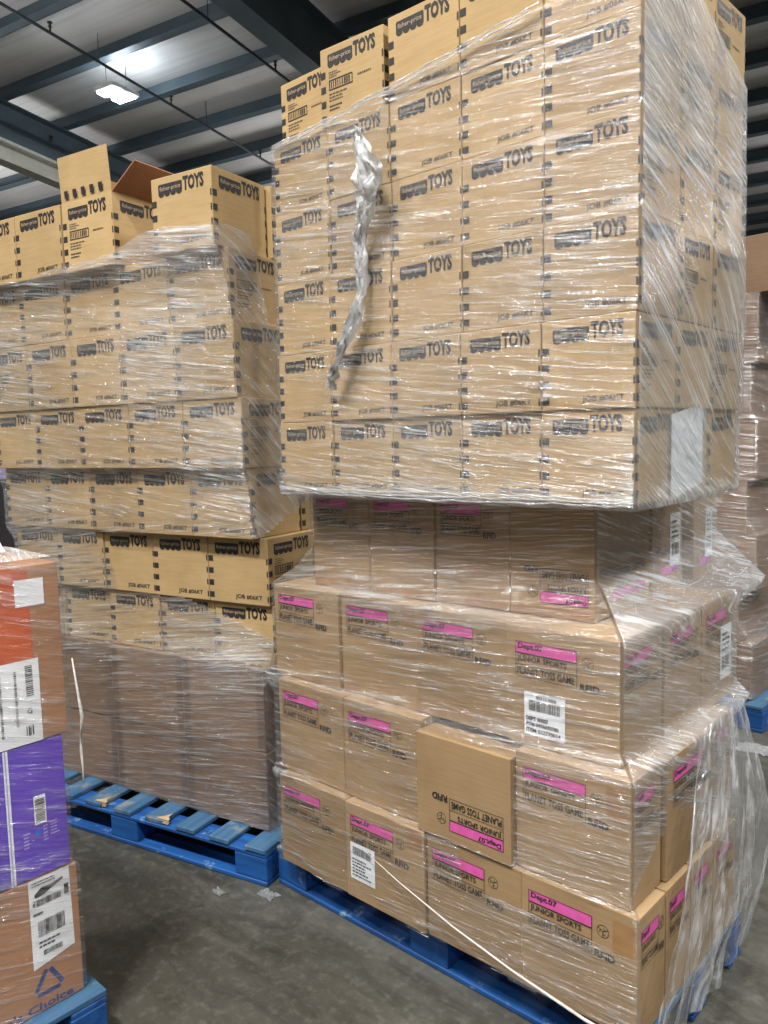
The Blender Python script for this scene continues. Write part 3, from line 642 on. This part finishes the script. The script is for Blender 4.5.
# ------------------------------------------------------------------ stretch wrap
def corners(rect):
    X, Y, yaw, W, D = rect; cu = Vector((math.cos(yaw), math.sin(yaw))); cv = Vector((-cu.y, cu.x)); o = Vector((X, Y))
    return [o - cu * W, o, o + cv * D, o - cu * W + cv * D]
def film(name, label, layers, z0, z1, frame_yaw, ztop, hole, dens, slant, mat, off=0.007, cone=0.5, nf=150, ns=90, dz=0.011, seed=0, nb=10, wr=1.0):
    """layers: (zbot, ztop, rect). A loop of film stretched round the corner points of every layer."""
    cu = Vector((math.cos(frame_yaw), math.sin(frame_yaw))); cv = Vector((-cu.y, cu.x))
    sg = [(-1, -1), (1, -1), (1, 1), (-1, 1)]
    nz = int((z1 - z0) / dz) + 1; zs = [z0 + (z1 - z0) * k / (nz - 1) for k in range(nz)]
    prof = []
    for ci in range(4):
        lc = [(zb, zt, corners(r)[ci]) for zb, zt, r in layers]
        row = []
        for z in zs:
            A = max(sg[ci][0] * c.dot(cu) - cone * max(0, zb - z, z - zt) for zb, zt, c in lc)
            B = max(sg[ci][1] * c.dot(cv) - cone * (6 if ci > 1 else 1) * max(0, zb - z, z - zt) for zb, zt, c in lc)
            row.append((sg[ci][0] * (A + off), sg[ci][1] * (B + off)))
        prof.append(row)
    segs = [(0, 1, nf), (1, 2, ns), (2, 3, nb), (3, 0, nb)]
    verts = []; uvs = []; dn = []; slv = []; cols = []
    sacc = 0.0; 
    for a, b_, n in segs:
        L = math.hypot(prof[a][nz // 2][0] - prof[b_][nz // 2][0], prof[a][nz // 2][1] - prof[b_][nz // 2][1])
        for k in range(n): cols.append((a, b_, k / n, sacc + L * k / n, L))
        sacc += L
    nrm = [Vector((0, -1)), Vector((1, 0)), Vector((0, 1)), Vector((-1, 0))]
    nc = len(cols); tops = []
    for (a, b_, t, s, L) in cols: tops.append(ztop(a, t))
    for iz, z in enumerate(zs):
        for ic, (a, b_, t, s, L) in enumerate(cols):
            zt = tops[ic]; zz_ = z0 + (z - z0) * (zt - z0) / (z1 - z0)
            jz = min(nz - 1, max(0, int(round((zz_ - z0) / (z1 - z0) * (nz - 1)))))
            pa, pb_ = prof[a][jz], prof[b_][jz]
            p = Vector((pa[0] + (pb_[0] - pa[0]) * t, pa[1] + (pb_[1] - pa[1]) * t))
            cf = min(1, 8 * min(t, 1 - t))
            w = abs(noise.noise(Vector((s * 2.2, zz_ * 26 + s * slant(a, zz_) * 20, seed)))) * 0.007 + abs(noise.noise(Vector((s * 6, zz_ * 60, seed + 9)))) * 0.003 + abs(noise.noise(Vector((s * 3, zz_ * 4, seed + 5)))) * 0.006
            p += nrm[a] * w * wr * (0.3 + 0.7 * cf)
            q = cu * p.x + cv * p.y
            verts.append((q.x, q.y, zz_)); uvs.append((s, zz_)); dn.append(dens(a, t, zz_)); slv.append(slant(a, zz_))
    faces = []
    for iz in range(nz - 1):
        for ic in range(nc - 1 if nb < 4 else nc):
            i2 = (ic + 1) % nc; i = iz * nc + ic
            a, b_, t, s, L = cols[ic]
            if hole(a, t, verts[i][2]): continue
            faces.append((i, iz * nc + i2, (iz + 1) * nc + i2, (iz + 1) * nc + ic))
    me = bpy.data.meshes.new(name); me.from_pydata(verts, [], faces); me.materials.append(mat)
    ul = me.uv_layers.new(name='UVMap'); vi = [0] * len(me.loops); me.loops.foreach_get('vertex_index', vi)
    flat = []
    for k in vi: flat += [uvs[k][0], uvs[k][1]]
    ul.data.foreach_set('uv', flat)
    at = me.attributes.new('film_layers_and_glare', 'FLOAT', 'POINT'); at.data.foreach_set('value', dn)
    at = me.attributes.new('slant', 'FLOAT', 'POINT'); at.data.foreach_set('value', slv)
    bm = bmesh.new(); bm.from_mesh(me); bmesh.ops.delete(bm, geom=[v for v in bm.verts if not v.link_faces], context='VERTS'); bm.to_mesh(me); bm.free()
    for p in me.polygons: p.use_smooth = True
    return tag(obj(name, me), label, 'stretch wrap')
def bump_(x, c, w): return math.exp(-((x - c) / w) ** 2)

# tall stack, upper wrap around the toy cartons
LA = [(zb, zt, (X, Y, yaw, 5 * TW, 3 * TD)) for X, Y, yaw, zt, zb in A_L]
def top_a(a, t):
    if a == 0: return 2.525 + 0.001 * math.sin(t * 40) + 0.105 * t ** 1.3 + (0 if t < 0.85 else 0.12 * (t - 0.85) / 0.15)
    if a == 1: return 2.755 - 0.20 * t
    return 2.56
def dens_a(a, t, z):
    n = noise.noise(Vector((t * 3 + a * 7, z * 3, 1.3)))
    d = 0.22 + 0.40 * n
    if a == 1: d = 0.60 + 0.75 * n + (0.20 if z > 2.2 else 0.0) + (0.35 * bump_(t, 0.12, 0.2) if z > 2.35 else 0) + 0.25 * bump_(z, 1.95, 0.2)  # milkier right side, with lamp glare painted in towards its upper front corner
    d += 0.85 * bump_(z, 1.430, 0.026) * (0.7 + 0.5 * noise.noise(Vector((t * 6, 0, 4))))
    edge = top_a(a, t) - z; d += 0.6 * bump_(edge, 0.006, 0.010)
    if a == 0 and z < 1.65: d += 0.15
    return max(0.0, min(1.25, d))
film('stretch_wrap', 'clear stretch wrap around the toy cartons of the tall middle stack', LA, 1.405, 2.755, 0.01, top_a, lambda a, t, z: False, dens_a,
     lambda a, z: (0.05 if a == 0 else 0.38 + 0.14 * math.sin(z * 5)), M['film'], seed=1)
ramp_pts = []
TA = corners(LA[0][2])
wrapA = COL.objects['stretch_wrap']
def ridge(pts, r, seed, amp):
    rr = [r * (0.45 + 1.0 * abs(noise.noise(Vector((i * 0.35, seed, 0)))) + 0.35 * noise.noise(Vector((i * 1.1, seed, 4)))) for i in range(len(pts))]
    P = [(p[0], p[1] - 0.003 + amp * 0.5 * noise.noise(Vector((i * 0.3, seed, 7))), p[2] + amp * noise.noise(Vector((i * 0.22, seed, 1)))) for i, p in enumerate(pts)]
    me = tube(P, rr, 7).mesh('ridge', [M['filmdense']], smooth=True); me.uv_layers.new(name='UVMap')
    for lp, q in zip(me.loops, me.uv_layers[0].data): c_ = me.vertices[lp.vertex_index].co; q.uv = (c_.x, c_.z)
    return me
def along(tA, tB, zf, yo=0.0, n=90, X0=-1.235, X1=-0.012, Y=0.028):
    return [(X0 + (X1 - X0) * (tA + (tB - tA) * i / n), Y - 0.012 - yo, zf(tA + (tB - tA) * i / n)) for i in range(n + 1)]
obj('rolled_film_edge', ridge(along(0.0, 0.80, lambda t: top_a(0, t) + 0.001), 0.0055, 2, 0.003), wrapA)
obj('rolled_film_edge', ridge(along(0.0, 0.78, lambda t: top_a(0, t) - 0.010), 0.0045, 5, 0.004), wrapA)
for q in range(3):
    obj('bunched_film_band', ridge(along(0.0, 1.0, lambda t: 1.416 + 0.009 * q + 0.002 * math.sin(t * 9 + q), 0.002, Y=0.016, X0=-1.24, X1=-0.012), 0.0040, 11 + q, 0.005), wrapA)
# tall stack, lower wrap around the pink-labelled boxes and the pallet
LP = [(zb, zt, (X, Y, yaw, w0 * N, 0.93 if i == 0 else (0.75 if i == 1 else 0.655))) for i, (X, Y, yaw, zt, zb, w0, N, dep) in enumerate(P_L)]
def dens_p(a, t, z):
    n = noise.noise(Vector((t * 3 + a * 7, z * 3, 8.3))); d = 0.10 + 0.35 * n
    if a == 1: d = 0.58 + 0.5 * n
    d += 0.30 * bump_(z, 1.10, 0.035) + 0.28 * bump_(z, 0.785, 0.02) + 0.18 * bump_(z, 0.92, 0.012)
    if z > 1.385: d += 0.35
    return max(0.0, min(1.0, d))
def hole_p(a, t, z):
    if a == 0 and t > 0.60 and 0.36 < z < 0.46 and t < 0.985: return True         # bare face of the corner box at the bottom
    if a == 0: return z < 0.150 + 0.13 * 0 + 0.012 * math.sin(t * 23)
    if a == 1: return z < 0.50 + 0.1 * math.sin(t * 5)
    return False
film('stretch_wrap', 'clear stretch wrap around the pink-labelled boxes at the base of the tall stack', LP, 0.13, 1.418, 0.0, lambda a, t: 1.418, hole_p, dens_p,
     lambda a, z: (-0.12 if a == 0 else 0.25), M['film'], seed=3, cone=1.1, off=0.008)
# left stack
LB = [(zb, zt if nm != 'top' else 2.37, (X, Y, yaw, 5 * BW, 0.575)) for nm, X, Y, yaw, zt, zb in B_L] + [(0.441, 0.757, (-1.452, 0.067, 0.195, 3 * 0.412 + 0.15, 0.55)), (0.13, 0.441, (-1.448, 0.066, 0.185, 3 * 0.412 + 0.15, 0.55))]
def top_b(a, t):
    if a == 0: return 2.335 + 0.012 * math.sin(t * 17) - (0.06 if t < 0.5 else 0.06 * max(0, (0.75 - t) / 0.25))
    if a == 1: return 2.335 - 0.02 * t
    return 2.32
def dens_b(a, t, z):
    n = noise.noise(Vector((t * 3 + a * 7, z * 3, 5.3))); d = 0.44 + 0.55 * n
    if 1.75 < z < 2.3 and a == 0: d += 0.16
    if z < 0.75: d = 0.22 + 0.3 * n + 0.25 * max(0, 0.5 - t) + 0.3 * bump_(z, 0.75, 0.05)
    if a == 1: d = 0.28 + 0.3 * n + (0.35 if 1.24 < z < 1.74 else 0)
    d += 0.5 * bump_(z, 1.225, 0.012) + 0.3 * bump_(z, 0.15, 0.02)
    return max(0.0, min(1.0, d))
def hole_b(a, t, z):
    if a == 0 and z < 1.245 and t > 0.40 + (1.235 - z) * 0.2:
        lo = 0.985 if t < 0.72 else 0.985 - (t - 0.72) * 0.45
        if z > lo and z < 1.225 + (t - 0.40) * 0.05: return True
    if a == 1 and 0.80 < z < 1.24 + 0.32 * (1 - t) * 0 + 0.20 * t: return True
    if a == 1 and z < 0.8 and t > 0.35: return True
    if a == 1 and 2.0 < z and t > 0.3: return True
    return False
film('stretch_wrap', 'clear stretch wrap around the left stack of toy cartons', LB, 0.145, 2.37, 0.19, top_b, hole_b, dens_b,
     lambda a, z: ((0.06 if z > 1.3 else -0.18) if a == 0 else 0.7), M['film'], seed=6, cone=0.35)
# near left stack
LC = [(0.1425, 0.5, (-1.18, -1.40, 0.0, 0.55, 0.60)), (0.5, 0.85, (-1.18, -1.415, 0.0, 0.55, 0.60)), (0.85, 1.305, (-1.18, -1.40, 0.0, 0.55, 0.60))]
film('stretch_wrap', 'clear stretch wrap around the orange and purple boxes at left edge', LC, 0.15, 1.312, 0.0, lambda a, t: 1.31, lambda a, t, z: False,
     lambda a, t, z: max(0, min(1, 0.16 + 0.2 * noise.noise(Vector((t * 4, z * 4, 2))) + (0.25 if z > 1.27 else 0) + 0.15 * bump_(z, 0.5, 0.015))), lambda a, z: 0.25, M['filmthin'], seed=8, nf=40, ns=110, off=0.006)
# background stack
LD = [(z0, z1, (-0.54 + dx, 2.62, -0.03, wid * 2, 0.9)) for z0, z1, dx, wid, dep in rowsD[:-1]]
film('stretch_wrap', 'clear stretch wrap around the stack in the right background', LD, 0.15, 2.28, -0.03, lambda a, t: 2.285, lambda a, t, z: False,
     lambda a, t, z: max(0, min(1, (0.25 if a == 0 else 0.55) + 0.3 * noise.noise(Vector((t * 4, z * 4, 12))))), lambda a, z: 0.04, M['filmthin'], seed=10, nf=60, ns=40, cone=0.6)

# loose pieces of film
def sheet_mesh(grid, mat, dfun, name='film'):
    n, m = len(grid), len(grid[0]); vs = [tuple(p) for r in grid for p in r]; fs = [(i * m + j, i * m + j + 1, (i + 1) * m + j + 1, (i + 1) * m + j) for i in range(n - 1) for j in range(m - 1)]
    me = bpy.data.meshes.new(name); me.from_pydata(vs, [], fs); me.materials.append(mat); ul = me.uv_layers.new(name='UVMap')
    for lp, uvv in zip(me.loops, ul.data): i, j = divmod(lp.vertex_index, m); uvv.uv = (j / m * 0.5, i / n * 0.9)
    at = me.attributes.new('film_layers_and_glare', 'FLOAT', 'POINT'); at.data.foreach_set('value', [dfun(i / (n - 1), j / (m - 1)) for i in range(n) for j in range(m)])
    at = me.attributes.new('slant', 'FLOAT', 'POINT'); at.data.foreach_set('value', [1.4] * (n * m))
    for p in me.polygons: p.use_smooth = True
    return me
# torn tail hanging on the front
cl = [(-0.812, 2.450, 0.006), (-0.790, 2.385, 0.055), (-0.766, 2.318, 0.112), (-0.776, 2.270, 0.085), (-0.800, 2.215, 0.055), (-0.825, 2.150, 0.048), (-0.820, 2.07, 0.042), (-0.820, 2.00, 0.034), (-0.848, 1.93, 0.055), (-0.885, 1.86, 0.048), (-0.925, 1.79, 0.024), (-0.948, 1.75, 0.008)]
def interp(c, t):
    f = t * (len(c) - 1); i = min(int(f), len(c) - 2); f -= i; return [c[i][k] * (1 - f) + c[i + 1][k] * f for k in range(len(c[0]))]
g = []
for i in range(90):
    x, z, w = interp(cl, i / 89); row = []
    for j in range(15):
        a = j / 14 - 0.5; y = -0.034 - 0.010 * math.sin(i / 89 * 9) + 0.030 * noise.noise(Vector((a * 9, i * 0.16, 3))) + 0.010 * noise.noise(Vector((a * 24, i * 0.5, 13))) + 0.008 * math.sin(a * 22 + i * 0.12)
        row.append((x + a * w + 0.004 * noise.noise(Vector((a * 4, i * 0.25, 8))), y, z + a * 0.02))
    g.append(row)
tag(obj('torn_film_strip', sheet_mesh(g, M['filmwhite'], lambda s, t: 0.45 + 0.35 * math.sin(s * 50 + t * 9) ** 2)), 'torn strip of crumpled clear film hanging down the front of the tall stack', 'plastic film')
# flared skirt at its lower right
g = []
for i in range(70):
    s = i / 69; z = 0.80 - 0.70 * s; row = []
    for j in range(80):
        t = j / 79; y = (-0.05 + 0.42 * (1 - s) ** 1.3 * 0.9) * (1 - t) + (0.66 + 0.0 * s) * t
        out = 0.016 + 0.055 * math.sin(math.pi * min(1, s * 1.0)) * (0.4 + 0.6 * t) + 0.040 * s
        out += 0.010 * math.sin(t * 38 + s * 5) * s + 0.024 * s * noise.noise(Vector((t * 7, s * 3, 2))) + 0.008 * noise.noise(Vector((t * 30, s * 10, 5)))
        row.append((0.012 + out, y, z))
    g.append(row)
tag(obj('loose_film_skirt', sheet_mesh(g, M['filmskirt'], lambda s, t: 0.50 + 0.5 * noise.noise(Vector((t * 8, s * 5, 1))) + 0.25 * bump_(t, 1, 0.05) + 0.25 * bump_(t, 0, 0.05))), 'loose skirt of clear film flaring out at the tall stack\'s lower right', 'plastic film')
# rope of film sagging along the lower front of the tall stack, taut ridge
pts = [(-0.84, -0.058, 0.33), (-0.70, -0.062, 0.285), (-0.50, -0.066, 0.232), (-0.30, -0.068, 0.192), (-0.10, -0.066, 0.160), (0.045, -0.062, 0.150)]
tag(obj('film_rope', tube(pts, [0.0008, 0.0016, 0.0024, 0.003, 0.0042, 0.003], 8).mesh('rope', [plain('film_white', srgb(216, 212, 206), 0.3, srgb(186, 180, 172), 60)], smooth=True)), 'twisted white rope of film slanting across the tall stack\'s lowest boxes', 'plastic film')
# string hanging beside the left stack
pts = [(-2.175, -0.300, 0.76), (-2.15, -0.305, 0.70), (-2.10, -0.32, 0.63), (-2.09, -0.315, 0.55), (-2.10, -0.32, 0.48), (-2.095, -0.325, 0.41), (-2.08, -0.33, 0.35), (-2.06, -0.34, 0.30)]
tag(obj('film_string', tube(pts, [0.003, 0.004, 0.005, 0.008, 0.004, 0.006, 0.003, 0.003], 7).mesh('string', [bpy.data.materials['film_white']], smooth=True)), 'white twisted film string hanging in front of the left stack\'s base', 'plastic film')
# crumpled film heap on the near left stack
g = []
for i in range(60):
    row = []
    for j in range(60):
        u, v = i / 59, j / 59; e = min(u, 1 - u, v, 1 - v) * 2; x = -1.70 + 0.51 * u; y = -1.36 + 0.55 * v
        hgt = (0.11 * e ** 0.7) * (0.4 + 0.6 * max(0, 1 - v)) + 0.05 * e * abs(noise.noise(Vector((u * 7, v * 7, 4)))) + 0.02 * e * noise.noise(Vector((u * 22, v * 22, 6)))
        row.append((x, y, 1.312 + max(0.0, hgt)))
    g.append(row)
tag(obj('crumpled_film', sheet_mesh(g, M['filmdense'], lambda s, t: 0.25)), 'crumpled clear film heaped on the topmost box at left edge', 'plastic film')
b = Bm(); b.poly([(0, -0.035, 0.0), (0.012, 0.045, 0.0), (-0.035, 0.022, 0.095), (-0.05, -0.06, 0.10)]); b.poly([(0, -0.035, -0.001), (-0.05, -0.06, 0.099), (-0.035, 0.022, 0.094), (0.012, 0.045, -0.001)])
tag(obj('paper_slip', b.mesh('slip', [M['paper']]), None, None, (-1.22, -0.96, 1.335)), 'white paper slip leaning on the film at left edge', 'paper')
# litter on the floor
def litter(x, y, s, lab, seed):
    g = []
    for i in range(14):
        row = []
        for j in range(14):
            u, v = i / 13 - .5, j / 13 - .5; r = 1 - 0.5 * noise.noise(Vector((math.atan2(v, u) * 2, seed, 0)))
            row.append((x + u * s * r, y + v * s * 0.6 * r, 0.003 + s * 0.16 * abs(noise.noise(Vector((u * 5, v * 5, seed))))))
        g.append(row)
    tag(obj('plastic_scrap', sheet_mesh(g, M['filmdense'], lambda a, b: 0.8)), lab, 'litter')
litter(-1.32, -0.06, 0.07, 'crumpled plastic scrap on the floor by the two pallets\' corners', 1.0)
litter(-1.47, -0.16, 0.05, 'small pale scrap on the floor before the left pallet', 4.0)
litter(-0.40, 2.30, 0.20, 'pale plastic scrap on the open floor at right', 7.0)
